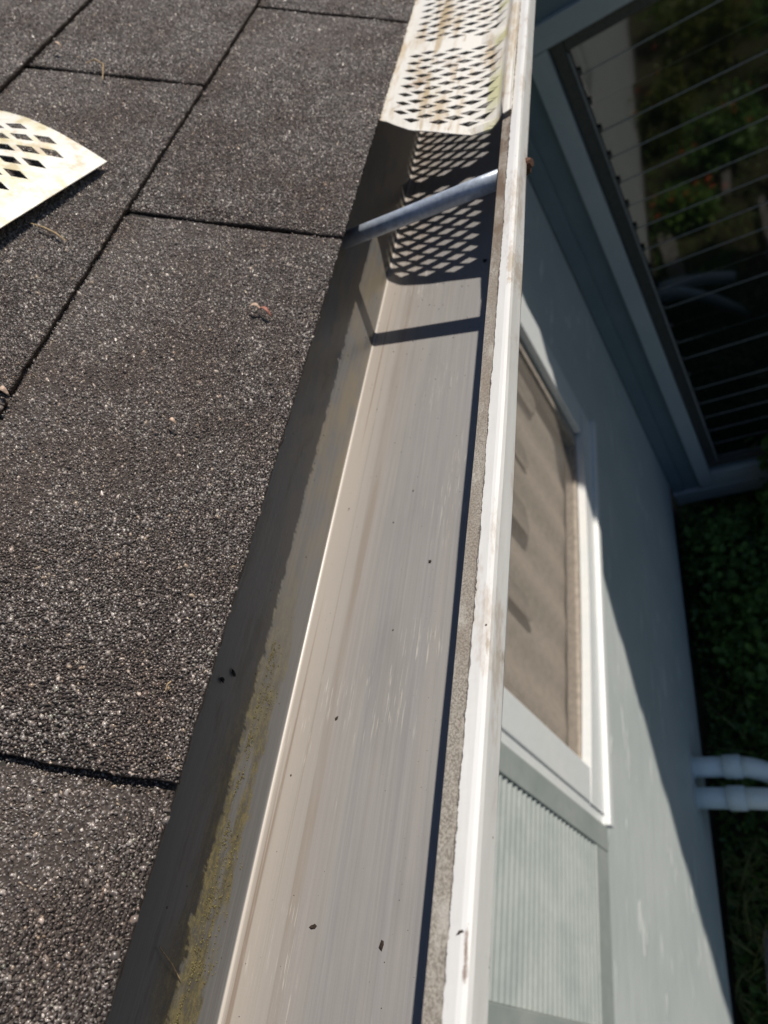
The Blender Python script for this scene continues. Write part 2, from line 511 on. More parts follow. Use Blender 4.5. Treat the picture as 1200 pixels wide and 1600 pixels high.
def shingle_mesh(name, seed, v0=0.0, v1=2 * EXP):
    g = np.random.default_rng(seed)
    V = []; F = []
    # slab with a slightly ragged outline
    def top(v): return TT * (2 - v / EXP)
    out = []
    nu, nv = 60, 40
    ph = g.random(6) * 6.28
    wv = lambda t: .0006 * math.sin(t * 21 + ph[0]) + .00022 * math.sin(t * 190 + ph[1])
    j = lambda s=.00028: float(g.normal(0, s))
    for i in range(nu): out.append((GAP / 2 + (TL - GAP) * i / nu, v0 + j()))
    for i in range(nv): out.append((TL - GAP / 2 + j() + wv(i / nv), v0 + (v1 - v0) * i / nv))
    for i in range(nu): out.append((TL - GAP / 2 - (TL - GAP) * i / nu, v1))
    for i in range(nv): out.append((GAP / 2 + j() + wv(2 + i / nv) , v1 - (v1 - v0) * i / nv))
    n = len(out)
    for (u, v) in out: V.append((u, v, top(v) - .0004))
    for (u, v) in out: V.append((u, v, top(v) - TT + .0005))
    F.append(tuple(range(n))); F.append(tuple(range(2 * n - 1, n - 1, -1)))
    for i in range(n): F.append((i, i + n, (i + 1) % n + n, (i + 1) % n))
    nf = len(F)
    V = np.array(V)
    # granules: five-sided chips bedded in the surface
    sp = .00112
    def lattice(u0, u1, a, b):
        uu, vv = np.meshgrid(np.arange(u0, u1, sp), np.arange(a, b, sp * .93))
        uu = uu + (np.arange(uu.shape[0]) % 2)[:, None] * sp * .5
        P = np.stack([uu.ravel(), vv.ravel()], 1)
        return P + g.normal(0, sp * .24, P.shape)
    P = []
    if v0 == 0:
        L0 = lattice(GAP / 2 + .0002, TL - GAP / 2 - .0002, .0001, EXP + .004)
        tt = L0[:, 1] / (v1 - v0)
        w1 = .0006 * np.sin(tt * 21 + ph[0]) + .00022 * np.sin(tt * 190 + ph[1])
        t2 = 3 - tt
        w2 = .0006 * np.sin(t2 * 21 + ph[0]) + .00022 * np.sin(t2 * 190 + ph[1])
        L0[:, 0] += np.where(L0[:, 0] > TL * .9, w1, 0) + np.where(L0[:, 0] < TL * .1, w2, 0)
        P.append(L0)
    P.append(lattice(TL / 2 - .007, TL / 2 + .007, max(v0, EXP + .004), v1 - .002))
    P = np.concatenate(P)
    patch = np.sin(P[:, 0] * 61 + ph[3]) * np.sin(P[:, 1] * 83 + ph[4]) + .6 * np.sin(P[:, 0] * 171 + P[:, 1] * 140 + ph[5])
    P = P[g.random(len(P)) > .10 + .10 * np.clip(patch, -1, 1)]
    N = len(P); K = 5
    r = np.clip(g.lognormal(math.log(.00066), .34, N), .00028, .0014)
    ang = g.random(N) * 6.283
    a = ang[:, None] + np.arange(K)[None] * 6.283 / K + g.normal(0, .22, (N, K))
    rad = r[:, None] * g.uniform(.45, 1.28, (N, K))
    el = g.uniform(.42, .95, N); ea = g.random(N) * 3.14
    ux = np.cos(a) * rad; vx = np.sin(a) * rad
    # elongate
    c, s_ = np.cos(ea)[:, None], np.sin(ea)[:, None]
    p1 = (ux * c + vx * s_) * el[:, None]; p2 = -ux * s_ + vx * c
    ux, vx = p1 * c - p2 * s_, p1 * s_ + p2 * c
    hgt = r * g.uniform(.15, .8, N)
    tx, ty = g.normal(0, .42, N), g.normal(0, .42, N)
    base = TT * (2 - P[:, 1] / EXP) - .0005
    sc = g.uniform(.55, .9, (N, 1))
    B = np.stack([P[:, 0, None] + ux, P[:, 1, None] + vx, np.repeat(base[:, None], K, 1)], 2)
    tz = base[:, None] + .0002 + hgt[:, None] + (ux * tx[:, None] + vx * ty[:, None]) * sc
    Tt = np.stack([P[:, 0, None] + ux * sc, P[:, 1, None] + vx * sc, tz], 2)
    GV = np.concatenate([B, Tt], 1).reshape(-1, 3)
    o = len(V) + np.arange(N)[:, None, None] * 2 * K
    i = np.arange(K)
    q = np.stack([i, (i + 1) % K, (i + 1) % K + K, i + K], 1)[None] + o          # N,K,4
    t5 = (np.arange(K) + K)[None, :] + o[:, 0]
    VV = np.concatenate([V, GV])
    me = bpy.data.meshes.new(name)
    loops0 = [x for f in F for x in f]; tot0 = [len(f) for f in F]
    loops = np.concatenate([np.array(loops0), q.reshape(-1), t5.reshape(-1)]).astype(np.int32)
    tot = np.concatenate([np.array(tot0), np.full(N * K, 4), np.full(N, 5)]).astype(np.int32)
    start = np.concatenate([[0], np.cumsum(tot)[:-1]]).astype(np.int32)
    me.vertices.add(len(VV)); me.vertices.foreach_set('co', VV.ravel())
    me.loops.add(len(loops)); me.loops.foreach_set('vertex_index', loops)
    me.polygons.add(len(tot)); me.polygons.foreach_set('loop_start', start)
    me.materials.append(MAT['asphalt']); me.materials.append(MAT['granule'])
    mi = np.zeros(len(tot), np.int32); mi[nf:] = 1
    me.polygons.foreach_set('material_index', mi)
    me.update(calc_edges=True); me.validate()
    # tint
    pal = np.array([(.052, .046, .043), (.080, .071, .066), (.110, .100, .094), (.105, .088, .078), (.150, .138, .128),
                    (.22, .207, .193), (.38, .36, .335), (.22, .185, .145), (.15, .152, .13)])
    pr = np.array([.22, .24, .19, .12, .12, .07, .018, .02, .02]); pr /= pr.sum()
    ci = g.choice(len(pal), N, p=pr)
    colr = np.array([1.62, 1.52, 1.47]) * pal[ci] * g.uniform(.75, 1.25, (N, 1))
    C = np.ones((len(VV), 4)); C[:len(V), :3] = .05
    C[len(V):, :3] = np.repeat(colr, 2 * K, 0)
    at = me.color_attributes.new('tint', 'FLOAT_COLOR', 'POINT')
    at.data.foreach_set('color', C.ravel())
    return me
SM = [shingle_mesh('shingle', s) for s in (3, 14, 27)]
START = shingle_mesh('starter_shingle', 5, EXP + .001, 2 * EXP)
Rm = Matrix((Vector((0, 1, 0)), sl_dir, nrm)).transposed()         # columns: u,v,w
if Rm.determinant() < 0:
    FLIP = True
else:
    FLIP = False
def place_shingle(me, name, u, v, lift=0.0, yaw=0.0):
    o = bpy.data.objects.new(name, me)
    COL.objects.link(o); o.parent = roof
    p = roofp(u, v, -2 * TT + lift)
    mt = (Rm @ Matrix.Rotation(yaw, 3, 'Z')).to_4x4()
    mt.translation = p + Vector((0, 0, H)) - root_loc(roof)
    o.matrix_local = mt
    return o
if FLIP:        # keep a proper rotation: mirror the meshes' u axis once and count u backwards
    for me in SM + [START]:
        co = np.empty(len(me.vertices) * 3); me.vertices.foreach_get('co', co)
        co = co.reshape(-1, 3); co[:, 0] = TL - co[:, 0]
        me.vertices.foreach_set('co', co.ravel()); me.flip_normals(); me.update()
    Rm = Matrix((Vector((0, -1, 0)), sl_dir, nrm)).transposed()
SLOT0 = .0475
cnt = 0
for course in range(-1, 7):
    off = SLOT0 + (TL / 2 if course % 2 else 0)
    for k in range(-3, 5):
        u = off + k * TL
        uu = u + TL if FLIP else u
        if course == -1:
            place_shingle(START, 'starter_shingle', uu, -EXP)
        else:
            jit = (rnd.uniform(-.0006, .0006), rnd.uniform(-.0012, .0012))
            if course == 0: jit = (0, 0)
            place_shingle(SM[(cnt * 7 + course) % 3], 'shingle', uu + jit[0], course * EXP + jit[1], rnd.uniform(0, .0005), rnd.uniform(-.0015, .0015) if course else 0)
            cnt += 1

# fascia, soffit, walls ----------------------------------------------
MB().box(-.2445, -.2247, -.9, 2.25, -.30, -.172).build('fascia', 'fascia', house)
MB().box(WX + .002, -.245, -.9, 2.25, -.312, -.3).build('soffit', 'fascia', house)
# main wall with a hole for the window
WIN = dict(y0=.45, y1=1.53, z0=-1.575, z1=-.72)
m = MB()
WB = -2.9
m.box(WX - .12, WX, -7.0, WIN['y0'], WB, -.3)
m.box(WX - .12, WX, WIN['y1'], WY, WB, -.3)
m.box(WX - .12, WX, WIN['y0'], WIN['y1'], WB, WIN['z0'])
m.box(WX - .12, WX, WIN['y0'], WIN['y1'], WIN['z1'], -.3)
m.build('wall', 'wall', house)
MB().box(WX - .12, WX - .035, -7.0, WY, GZ - .1, WB).build('foundation', 'concrete', house)
MB().box(WX - 1.9, WX - 1.8, -7.0, WY, WB, -.3).build('inner_wall', 'valance', house)

# near window ----------------------------------------------------------
win = MB()
TX = -.508
def bowed_bottom(mb, x0, x1, ya, yb, z0, z1, bow, nseg=24):
    k = len(mb.V)
    for i in range(nseg + 1):
        t = i / nseg; y = ya + (yb - ya) * t
        zt = z1 - bow * math.sin(math.pi * t) ** .8
        mb.V += [(x0, y, z0), (x1, y, z0), (x1, y, zt), (x0, y, zt)]
    for i in range(nseg):
        a = k + i * 4
        for j in range(4):
            mb.F.append((a + j, a + (j + 1) % 4, a + 4 + (j + 1) % 4, a + 4 + j))
    mb.F.append((k + 3, k + 2, k + 1, k)); a = k + nseg * 4; mb.F.append((a, a + 1, a + 2, a + 3))
window = empty('window', (0, 0, 0)); window.parent = house; window.location = (0, 0, 0)
def wpart(mb, name, mat, b=.003, **k):
    o = mb.build(name, mat, window, **k)
    if b: bevel(o, b)
    return o
wpart(MB().box(WX + .0005, TX, 1.475, 1.585, -1.525, -.70), 'side_trim', 'trim')
wpart(MB().box(WX + .0005, TX, .415, .49, -1.525, -.70), 'side_trim', 'trim')
wpart(MB().box(WX + .0005, TX, .415, 1.585, -.699, -.62), 'head_trim', 'trim')
mb = MB(); bowed_bottom(mb, WX + .0005, TX, .415, 1.585, -1.612, -1.5255, .028)
wpart(mb, 'bottom_trim', 'trim', 0)
wpart(MB().box(WX + .0005, TX + .012, .392, 1.60, -1.640, -1.6125), 'sill', 'trim', .004)
wpart(MB().box(WX + .0005, TX - .004, .392, .4145, -1.612, -.70), 'edge_strip', 'trim', .002)
mb = MB()
mb.box(WX - .03, WX, 1.44, 1.476, -1.56, -.7).box(WX - .03, WX, .488, .50, -1.56, -.7).box(WX - .031, WX - .001, .5, 1.44, -1.57, -1.535)
wpart(mb, 'screen_frame', 'valance', .002)
mesh('insect_screen', [(WX - .008, .495, -1.57), (WX - .008, 1.47, -1.57), (WX - .008, 1.47, -.72), (WX - .008, .495, -.72)], [(0, 1, 2, 3)], 'screen', window)
# curtain with folds just behind
V = []; F = []; ny, nz = 150, 6
for i in range(ny + 1):
    y = .40 + 1.2 * i / ny
    for j in range(nz + 1):
        z = -1.60 + .95 * j / nz
        d = .008 * math.sin(y * 46 + .4 * math.sin(j)) + .005 * math.sin(y * 23 + 1)
        V.append((WX - .044 + d * (.5 + .5 * j / nz), y, z))
for i in range(ny):
    for j in range(nz):
        a = i * (nz + 1) + j
        F.append((a, a + nz + 1, a + nz + 2, a + 1))
mesh('curtain', V, F, 'curtain', window, True)
mb = MB()
for k_ in range(5):
    y = .52 + .205 * k_ + rnd.uniform(-.02, .02); w_ = rnd.uniform(.05, .085); zb_ = -1.25 - rnd.uniform(0, .06)
    mb2 = MB(); k0 = 0
    for q in range(9):
        t_ = q / 8; yy = y + w_ * t_; xx = WX - .030 + .003 * math.sin(t_ * 5 + k_)
        mb2.V += [(xx, yy, -.72), (xx, yy, zb_ - .035 * math.sin(t_ * 3.0) + .03 * t_), (xx - .002, yy, zb_ - .035 * math.sin(t_ * 3.0) + .03 * t_), (xx - .002, yy, -.72)]
    for q in range(8):
        a = q * 4
        for e in range(4): mb2.F.append((a + e, a + (e + 1) % 4, a + 4 + (e + 1) % 4, a + 4 + e))
    mb2.build('valance_tab', 'valance', window)

# a second window farther down the same wall (seen mirrored in the wing window)
w2 = empty('window', (0, 0, 0)); w2.parent = house; w2.location = (0, 0, 0)
for nm, a in (('side_trim', (-1.55, -1.46, -1.6, -.7)), ('side_trim', (-2.64, -2.55, -1.6, -.7)), ('sill', (-2.66, -1.44, -1.66, -1.601)), ('head_trim', (-2.64, -1.46, -.699, -.62))):
    bevel(MB().box(WX + .0005, TX, a[0], a[1], a[2], a[3]).build(nm, 'trim', w2), .003)
MB().box(WX + .0005, WX + .006, -2.549, -1.551, -1.6, -.7).build('pane', 'glass', w2)
MB().box(WX + .0065, WX + .016, -2.549, -1.551, -1.17, -1.13).build('meeting_rail', 'trim', w2)

# shutter ---------------------------------------------------------------
shutter = empty('shutter', (0, 0, 0)); shutter.parent = house; shutter.location = (0, 0, 0)
def spart(mb, name, b=.002):
    o = mb.build(name, 'shutter', shutter)
    if b: bevel(o, b)
    return o
SX0, SX1 = WX + .0005, WX + .028
spart(MB().box(SX0, SX1, .338, .388, -1.612, -.6), 'stile')
spart(MB().box(SX0, SX1, -.03, .030, -1.612, -.6), 'stile')
spart(MB().box(SX0, SX1 - .001, .0305, .3375, -1.612, -1.535), 'rail')
spart(MB().box(SX0, SX1 - .001, .0305, .3375, -.66, -.6), 'rail')
spart(MB().box(SX0, SX0 + .003, .0305, .3375, -1.53, -.665), 'backing', 0)
zz = -1.528; lou = None
while zz < -.69:
    prof = [(SX0 + .010, zz + .019), (SX0 + .012, zz + .0215), (SX1 - .0045, zz + .0055), (SX1 - .003, zz + .003), (SX1 - .003, zz - .001), (SX1 - .005, zz - .002)]
    if lou is None:
        lou = MB().prism(prof, .031, .337).build('louvre', 'shutter', shutter)
        z00 = zz
    else:
        o = lou.copy(); COL.objects.link(o); o.parent = shutter; o.location = lou.location + Vector((0, 0, zz - z00))
    zz += .0205

# wing -------------------------------------------------------------------
wing_b = -3.035
OX0, OX1, OZ0, OZ1 = -.336, 1.45, -2.85, -.80        # window opening
def rake(x): return -.440 + .59 * (x - WX)
def slab_y(name, polys, y0, y1, mat, parent):
    mb = MB()
    for pts in polys:
        k = len(mb.V); n = len(pts)
        mb.V += [(x, y0, z) for x, z in pts] + [(x, y1, z) for x, z in pts]
        mb.F.append(tuple(k + i for i in range(n))); mb.F.append(tuple(k + n + i for i in range(n - 1, -1, -1)))
        for i in range(n): mb.F.append((k + i, k + n + i, k + n + (i + 1) % n, k + (i + 1) % n))
    return mb.build(name, mat, parent)
WR = 2.6
slab_y('wing_wall', [[(WX - .0, wing_b), (OX0, wing_b), (OX0, rake(OX0)), (WX, rake(WX))],
                     [(OX0, wing_b), (OX1, wing_b), (OX1, OZ0), (OX0, OZ0)],
                     [(OX0, OZ1), (OX1, OZ1), (OX1, rake(OX1)), (OX0, rake(OX0))],
                     [(OX1, wing_b), (WR, wing_b), (WR, rake(WR)), (OX1, rake(OX1))]], WY, WY + .1, 'wing', house)
_st = []
_x = WR + .2
while _x > WX + .1:
    _st += [(_x, rake(_x) + .006), (_x, rake(_x) + .030)]; _x -= .19 + rnd.uniform(-.03, .03)  # steps added to the unseen rake edge to notch its shadow on the wall
slab_y('wing_roof', [[(WX, rake(WX) + .002), (WR + .2, rake(WR + .2) + .002)] + _st + [(WX, rake(WX) + .02)]], WY - .004, WY + 3.5, 'deck', house)
MB().box(WR - .1, WR, WY + .1, WY + 3.4, wing_b, rake(WR) - .01).build('wing_side_wall', 'wing', house)
bevel(MB().box(WX + .002, WR, WY - .028, WY - .0005, wing_b - .004, wing_b + .085).build('skirt_board', 'wing_trim', house), .004)
bevel(MB().box(WX + .003, WX + .058, WY - .012, WY - .0005, wing_b + .0855, -.72).build('corner_board', 'wing', house), .003)
MB().box(WX, WR, WY + .05, WY + .12, GZ - .1, wing_b).build('wing_foundation', 'concrete', house)
MB().box(WX - .1, WR, WY + .9, WY + .95, wing_b, -.7).build('wing_inner_wall', 'deck', house)
jal = empty('window', (0, 0, 0)); jal.parent = house; jal.location = (0, 0, 0)
def jpart(mb, name, mat, b=.003):
    o = mb.build(name, mat, jal)
    if b: bevel(o, b)
    return o
TW = .062
jpart(MB().box(OX0 - TW, OX0, WY - .024, WY - .0005, OZ0 - .118, OZ1 + .001), 'side_trim', 'wing_trim')
jpart(MB().box(OX1, OX1 + TW, WY - .024, WY - .0005, OZ0 - .118, OZ1 + .001), 'side_trim', 'wing_trim')
jpart(MB().box(OX0 + .0005, OX1 - .0005, WY - .0245, WY - .0005, OZ0 - .118, OZ0), 'sill_trim', 'wing_trim')
jpart(MB().box(OX0 - TW, OX1 + TW, WY - .025, WY - .0005, OZ1 + .0015, OZ1 + .07), 'head_trim', 'wing_trim')
jpart(MB().box(OX0 + .0005, OX0 + .042, WY + .012, WY + .07, OZ0, OZ1), 'frame_side', 'vinyl')
jpart(MB().box(OX1 - .042, OX1 - .0005, WY + .012, WY + .07, OZ0, OZ1), 'frame_side', 'vinyl')
jpart(MB().box(OX0 + .0425, OX1 - .0425, WY + .013, WY + .069, OZ0 + .0005, OZ0 + .045), 'frame_bottom', 'vinyl')
jpart(MB().box(OX0 + .0425, OX1 - .0425, WY + .013, WY + .069, OZ1 - .045, OZ1 - .0005), 'frame_top', 'vinyl')
jpart(MB().box(OX0 + .0425, OX0 + .0475, WY + .006, WY + .03, OZ0 + .046, OZ1 - .046), 'blade_track', 'fascia', .001)
pane = None; clip = None
zz = OZ0 + .05; k_ = 0
while zz < OZ1 - .08:
    # glass blade: bottom edge outwards, overlapping the one below
    th = .004; lean = .0026
    y0 = WY + .034; x0, x1 = OX0 + .05, OX1 - .05
    Vp = [(x0, y0 - lean, zz), (x1, y0 - lean, zz), (x1, y0 + lean, zz + .098), (x0, y0 + lean, zz + .098),
          (x0, y0 - lean + th, zz), (x1, y0 - lean + th, zz), (x1, y0 + lean + th, zz + .098), (x0, y0 + lean + th, zz + .098)]
    Fp = [(0, 1, 2, 3), (7, 6, 5, 4), (0, 4, 5, 1), (1, 5, 6, 2), (2, 6, 7, 3), (3, 7, 4, 0)]
    if pane is None:
        pane = mesh('glass_blade', Vp, Fp, 'glass', jal)
        clip = MB().box(x0 - .007, x0 + .010, y0 - .014, y0 - .0085, zz + .004, zz + .022).build('blade_clip', 'vinyl', jal)
        edge = MB().box(x0 + .010, x1, y0 - lean - .0012, y0 - lean - .0002, zz - .001, zz + .0026).build('blade_edge', 'fascia', jal)
        z00 = zz
    else:
        a = Vector((0, 0, zz - z00))
        o = pane.copy(); COL.objects.link(o); o.parent = jal; o.location = pane.location + a
        o.rotation_euler = (0, 0, rnd.uniform(-.002, .002))
        for src in (clip, edge):
            o = src.copy(); COL.objects.link(o); o.parent = jal; o.location = src.location + a
    zz += .0935; k_ += 1

# ------------------------------------------------------------------ gutter
gutter = empty('gutter', (-.15, .5, -.24), 'weathered grey metal gutter with white front lip, open below the roof edge', 'gutter')
def sheet(path, y0, y1, th, name, mat, parent, segs=60, wob=None):
    P = [Vector((x, 0, z)) for x, z in path]
    N = []
    for i in range(len(P)):
        d = (P[min(i + 1, len(P) - 1)] - P[max(i - 1, 0)]).normalized()
        N.append(Vector((d.z, 0, -d.x)))
    off = [(p + n_ * th) for p, n_ in zip(P, N)]
    pts = [(p.x, p.z) for p in P] + [(p.x, p.z) for p in reversed(off)]
    o = MB().prism(pts, y0, y1, segs, wob).build(name, mat, parent)
    return o
# inner face path from back top, down, across and up the front
cor = []
cx, cz, rr = -.2207, -.2378, .0022
for k in range(7):
    t = math.pi + (math.pi / 2) * k / 6
    cor.append((cx + rr * math.cos(t), cz + rr * math.sin(t)))
path = [(-.2229, -.146), (-.2229, -.20)] + cor + [(-.19, -.24), (-.16, -.24), (-.1335, -.24)]
path += [(-.1305, -.2388), (-.1285, -.236), (-.1235, -.2235), (-.112, -.2135), (-.100, -.2062), (-.0945, -.197), (-.0912, -.186), (-.0865, -.1785)]
wobf = lambda y, i: (0, .0003 * math.sin(y * 9 + .5) )
tr = sheet(path, -.9, 2.25, .0008, 'trough', 'trough', gutter, 120, wobf)
# lip: rolled hem and upper front band, one closed section
lip = [(-.0947, -.1664), (-.0942, -.1654), (-.0893, -.1652), (-.0888, -.1645), (-.0852, -.1640), (-.0840, -.1641), (-.0832, -.1650),
       (-.0829, -.1668), (-.0833, -.1755), (-.0846, -.1785), (-.0855, -.1783), (-.0845, -.1750), (-.0843, -.1668), (-.0850, -.1655),
       (-.0888, -.1658), (-.0933, -.1664), (-.0936, -.1700), (-.0944, -.1700)]
_fr = np.random.default_rng(8)
_fy = np.linspace(-.95, 2.3, 2600); _fn = _fr.normal(0, 1, (3, 2600))
_k5 = np.ones(5) / 5; _k40 = np.ones(40) / 40
_rag = _fn[0] * .00016 + np.convolve(_fn[1], _k5, 'same') * .00038 + np.convolve(_fn[2], _k40, 'same') * .0006
_dent = np.convolve(_fn[1], np.ones(160) / 160, 'same') * .0010
def lw(y, i):
    dx = .00025 * math.sin(y * 13) + .00012 * math.sin(y * 41 + i); dz = .00022 * math.sin(y * 17 + 1) + .00008 * math.sin(y * 61)
    if i in (2, 3): dx += float(np.interp(y, _fy, _rag))
    if 4 <= i <= 8: dx += float(np.interp(y + .01 * i, _fy, _dent))
    return (dx, dz)
fl = MB().prism(lip, -.9, 2.25, 2200, lw).build('front_lip', 'lip', gutter)
# spike and ferrule
A = Vector((-.0975, .3755, -.1795)); B = Vector((-.2215, .4105, -.1863))
d = (B - A).normalized()
fer = MB().tube([A, A + (B - A) * .25, A + (B - A) * .5, A + (B - A) * .75, B - d * .0], .0053, 24).build('ferrule', 'tube', gutter, smooth=True)
MB().tube([A - d * .014, A - d * .0005], .0031, 12).build('spike', 'rust', gutter)
hd = A - d * .0155 + Vector((.0, 0, .0022))
MB().tube([hd + Vector((-.0002, 0, 0)) + d * .0022, hd + d * .001, hd - d * .0015], [.0022, .0032, .0022], 12).build('spike_head', 'rust', gutter)

# ------------------------------------------------------------------ gutter guards
PW, PL = .0205, .0143
def guard_mesh(name, mapf, ulen, nW, blocks, v_pre, v_post_pts, mat, parent, th=.0006, hole=(.355, .24), skew=.09, origin=None):
    """v across (v_pre solid, nW periods of holes, then solid pts), u along; blocks = list of (u0, rows)"""
    V = []; F = []; idx = {}
    def vid(u, v):
        key = (round(u * 1e6), round(v * 1e6))
        if key not in idx:
            idx[key] = len(V); V.append(tuple(mapf(u, v)))
        return idx[key]
    def quad(*uv): F.append(tuple(vid(*p) for p in uv))
    vs0 = v_pre; vs1 = v_pre + nW * PW
    for (u0, rows) in blocks:
        u1 = u0 + rows * PL
        for r in range(rows * 2 + 1):
            for c in range(nW * 2 + 1):
                if (r + c) % 2 == 0: continue
                cu = u0 + r * PL / 2; cv = vs0 + c * PW / 2
                R_ = [(cu - PL / 2, cv), (cu, cv - PW / 2), (cu + PL / 2, cv), (cu, cv + PW / 2)]
                inside = [(u0 - 1e-7 <= p[0] <= u1 + 1e-7) and (vs0 - 1e-7 <= p[1] <= vs1 + 1e-7) for p in R_]
                if all(inside):
                    hh = [(cu - PL * hole[1], cv), (cu - skew * PL, cv - PW * hole[0]), (cu + PL * hole[1], cv), (cu + skew * PL, cv + PW * hole[0])]
                    for k in range(4):
                        quad(R_[k], R_[(k + 1) % 4], hh[(k + 1) % 4], hh[k])
                else:
                    keep = [p for p, s in zip(R_, inside) if s]
                    if len(keep) == 3: quad(*keep)
                    # corners: nothing to fill
    # fill strips: between blocks and to the ends, columns aligned with the lattice
    us = [0.0]; segs = []
    ends = []
    prev = 0.0
    for (u0, rows) in blocks:
        segs.append((prev, u0)); prev = u0 + rows * PL
    segs.append((prev, ulen))
    cols = [vs0 + i * PW / 2 for i in range(nW * 2 + 1)]
    # the lattice meets the block's border at every second column; keep those vertices only
    colb = [vs0 + i * PW / 2 for i in range(nW * 2 + 1) if i % 2 == 0]
    for (a, b) in segs:
        if b - a < 1e-5: continue
        for i in range(len(colb) - 1):
            mids = [(a, colb[i] + (colb[i + 1] - colb[i]) * q / 6) for q in range(5, 0, -1)] if a == 0 else []
            quad((a, colb[i]), (b, colb[i]), (b, colb[i + 1]), (a, colb[i + 1]), *mids)
    # side flanges
    ub = []
    for si, (a, b) in enumerate(segs):
        n_ = max(1, int((b - a) / .012))
        ub += [a + (b - a) * k / n_ for k in range(n_ + 1)] if b - a > 1e-5 else []
        if si < len(blocks):
            u0, rows = blocks[si]
            ub += [u0 + k * PL for k in range(rows + 1)]
    ub = sorted(set(round(x, 7) for x in ub))
    pre = [0.0, v_pre * .33, v_pre * .66, v_pre]
    post = [vs1] + v_post_pts
    for vv in (pre, post):
        for j in range(len(vv) - 1):
            for i in range(len(ub) - 1):
                quad((ub[i], vv[j]), (ub[i + 1], vv[j]), (ub[i + 1], vv[j + 1]), (ub[i], vv[j + 1]))
    o = mesh(name, V, F, mat, parent, origin=origin)
    s = o.modifiers.new('thickness', 'SOLIDIFY'); s.thickness = th; s.offset = 0
    return o
# fitted guard: section across the gutter
sec = [(-.2125, -.1545), (-.205, -.1575), (-.189, -.1615), (-.175, -.1632), (-.160, -.1655), (-.145, -.1685), (-.130, -.1727),
       (-.1185, -.1760), (-.108, -.1765), (-.1025, -.1735), (-.0975, -.1690), (-.0955, -.1645), (-.0950, -.1632), (-.0935, -.1628), (-.0882, -.1625)]
_t = np.linspace(0, 1, 160); _q = np.array(sec); _L = np.concatenate([[0], np.cumsum(np.hypot(*np.diff(_q, axis=0).T))]); _L /= _L[-1]
_sx = np.interp(_t, _L, _q[:, 0]); _sz = np.interp(_t, _L, _q[:, 1])
for _ in range(3):
    _pz = np.pad(_sz, 6, mode='edge'); _zz = np.convolve(_pz, np.ones(13) / 13, 'valid')
    _sz = np.where((_t > .08) & (_sx < -.1015), _zz, _sz)
i_step = int(np.argmax(_sx > -.0955)); sec = list(zip(_sx.tolist(), _sz.tolist()))
sl_ = [0.0]
for a, b in zip(sec, sec[1:]): sl_.append(sl_[-1] + math.hypot(b[0] - a[0], b[1] - a[1]))
def secp(v):
    v = max(0, min(v, sl_[-1]))
    for i in range(len(sec) - 1):
        if v <= sl_[i + 1] + 1e-9:
            t = (v - sl_[i]) / (sl_[i + 1] - sl_[i]); a, b = sec[i], sec[i + 1]
            return a[0] + (b[0] - a[0]) * t, a[1] + (b[1] - a[1]) * t
pre = float(np.interp(-.189, _sx, sl_)) + .0055           # solid strip mostly tucked under the shingles
post0 = pre + 4 * PW
posts = [v for v in sl_[::3] if v > post0 + .001] + [sl_[-1]]
def fitted(u, v):
    x, z = secp(v)
    # the cut end runs a little askew
    y0 = float(np.interp(x, [-.22, -.189, -.175, -.162, -.138, -.120, -.106], [.512, .4995, .480, .4640, .4465, .4350, .4290]))
    k = max(0.0, 1 - u / .5)
    if v > sl_[i_step]: y0 = .4105
    return (x, .4285 + u + (y0 - .4285) * k, z + .0004 * math.sin(u * 30))
guard = guard_mesh('gutter_guard', fitted, 1.42, 4, [(.006, 9), (.006 + 9 * PL + .011, 22), (.006 + 31 * PL + .022, 22), (.006 + 53 * PL + .033, 22)],
                   pre, posts, 'guard', None, origin=(-.14, .43, -.17))
tag(guard, 'white perforated metal gutter guard fitted over the far end of the gutter', 'gutter guard')
# loose guard on the roof
tip = roofp(.3915, .1525, 0)
e1 = (roofp(.3082, .1801, 0) - roofp(.3926, .1524, 0)).normalized()
e2 = (sl_dir - e1 * e1.dot(sl_dir)).normalized()
e2 = nrm.cross(e1).normalized()
if e2.dot(sl_dir) < 0: e2 = -e2
tip = tip + e1 * .003 - e2 * .004
def loose(u, v):
    s = math.sin(min(1.0, v / .115) * math.pi)
    w = .0040 + .0105 * s + .035 * u - .004 * max(0, v - .1) / .03
    return tip + e1 * (u + .014 * s * .0 + .12 * v * .12) + e2 * v + nrm * w
lg = guard_mesh('gutter_guard', loose, .30, 4, [(.004, 10), (.004 + 10 * PL + .012, 11)], .0125, [.0125 + 4 * PW + x for x in (.004, .008, .016)],
                'guard_loose', None, origin=tuple(tip))
tag(lg, 'rust-spotted cut piece of white perforated guard lying loose on the shingles', 'gutter guard')

# ------------------------------------------------------------------ drain pipes
def pipe(y, z, label, bend):
    p = empty('drain_pipe', (WX, y, z), label, 'pipe')
    r = .0355
    P = [(WX - .05, y, z), (WX + .10, y, z - .004)]
    MB().tube(P, r, 28).build('pipe', 'pvc', p, smooth=True)
    P = [(WX + .100, y, z - .004), (WX + .104, y, z - .004), (WX + .155, y, z - .007), (WX + .159, y, z - .007)]
    MB().tube(P, [r + .001, r + .0055, r + .0055, r + .001], 28).build('coupling', 'pvc', p, smooth=True)
    P = [(WX + .15 + .03 * k, y - bend[0] * k * k * .002, z - .007 - bend[1] * (k ** 1.6) * .006) for k in range(12)]
    MB().tube(P, r, 28).build('outlet', 'pvc', p, smooth=True)
    MB().tube([(WX, y, z), (WX + .006, y, z)], [r + .012, r + .008], 28).build('sealant_ring', 'wall', p, smooth=True)
pipe(.862, -2.715, 'white plastic drain pipe bending down, farther of the two from the shutter', (.6, 1.5))
pipe(.757, -2.72, 'straight white plastic drain pipe, the nearer of the two to the wall shutter', (.0, .35))

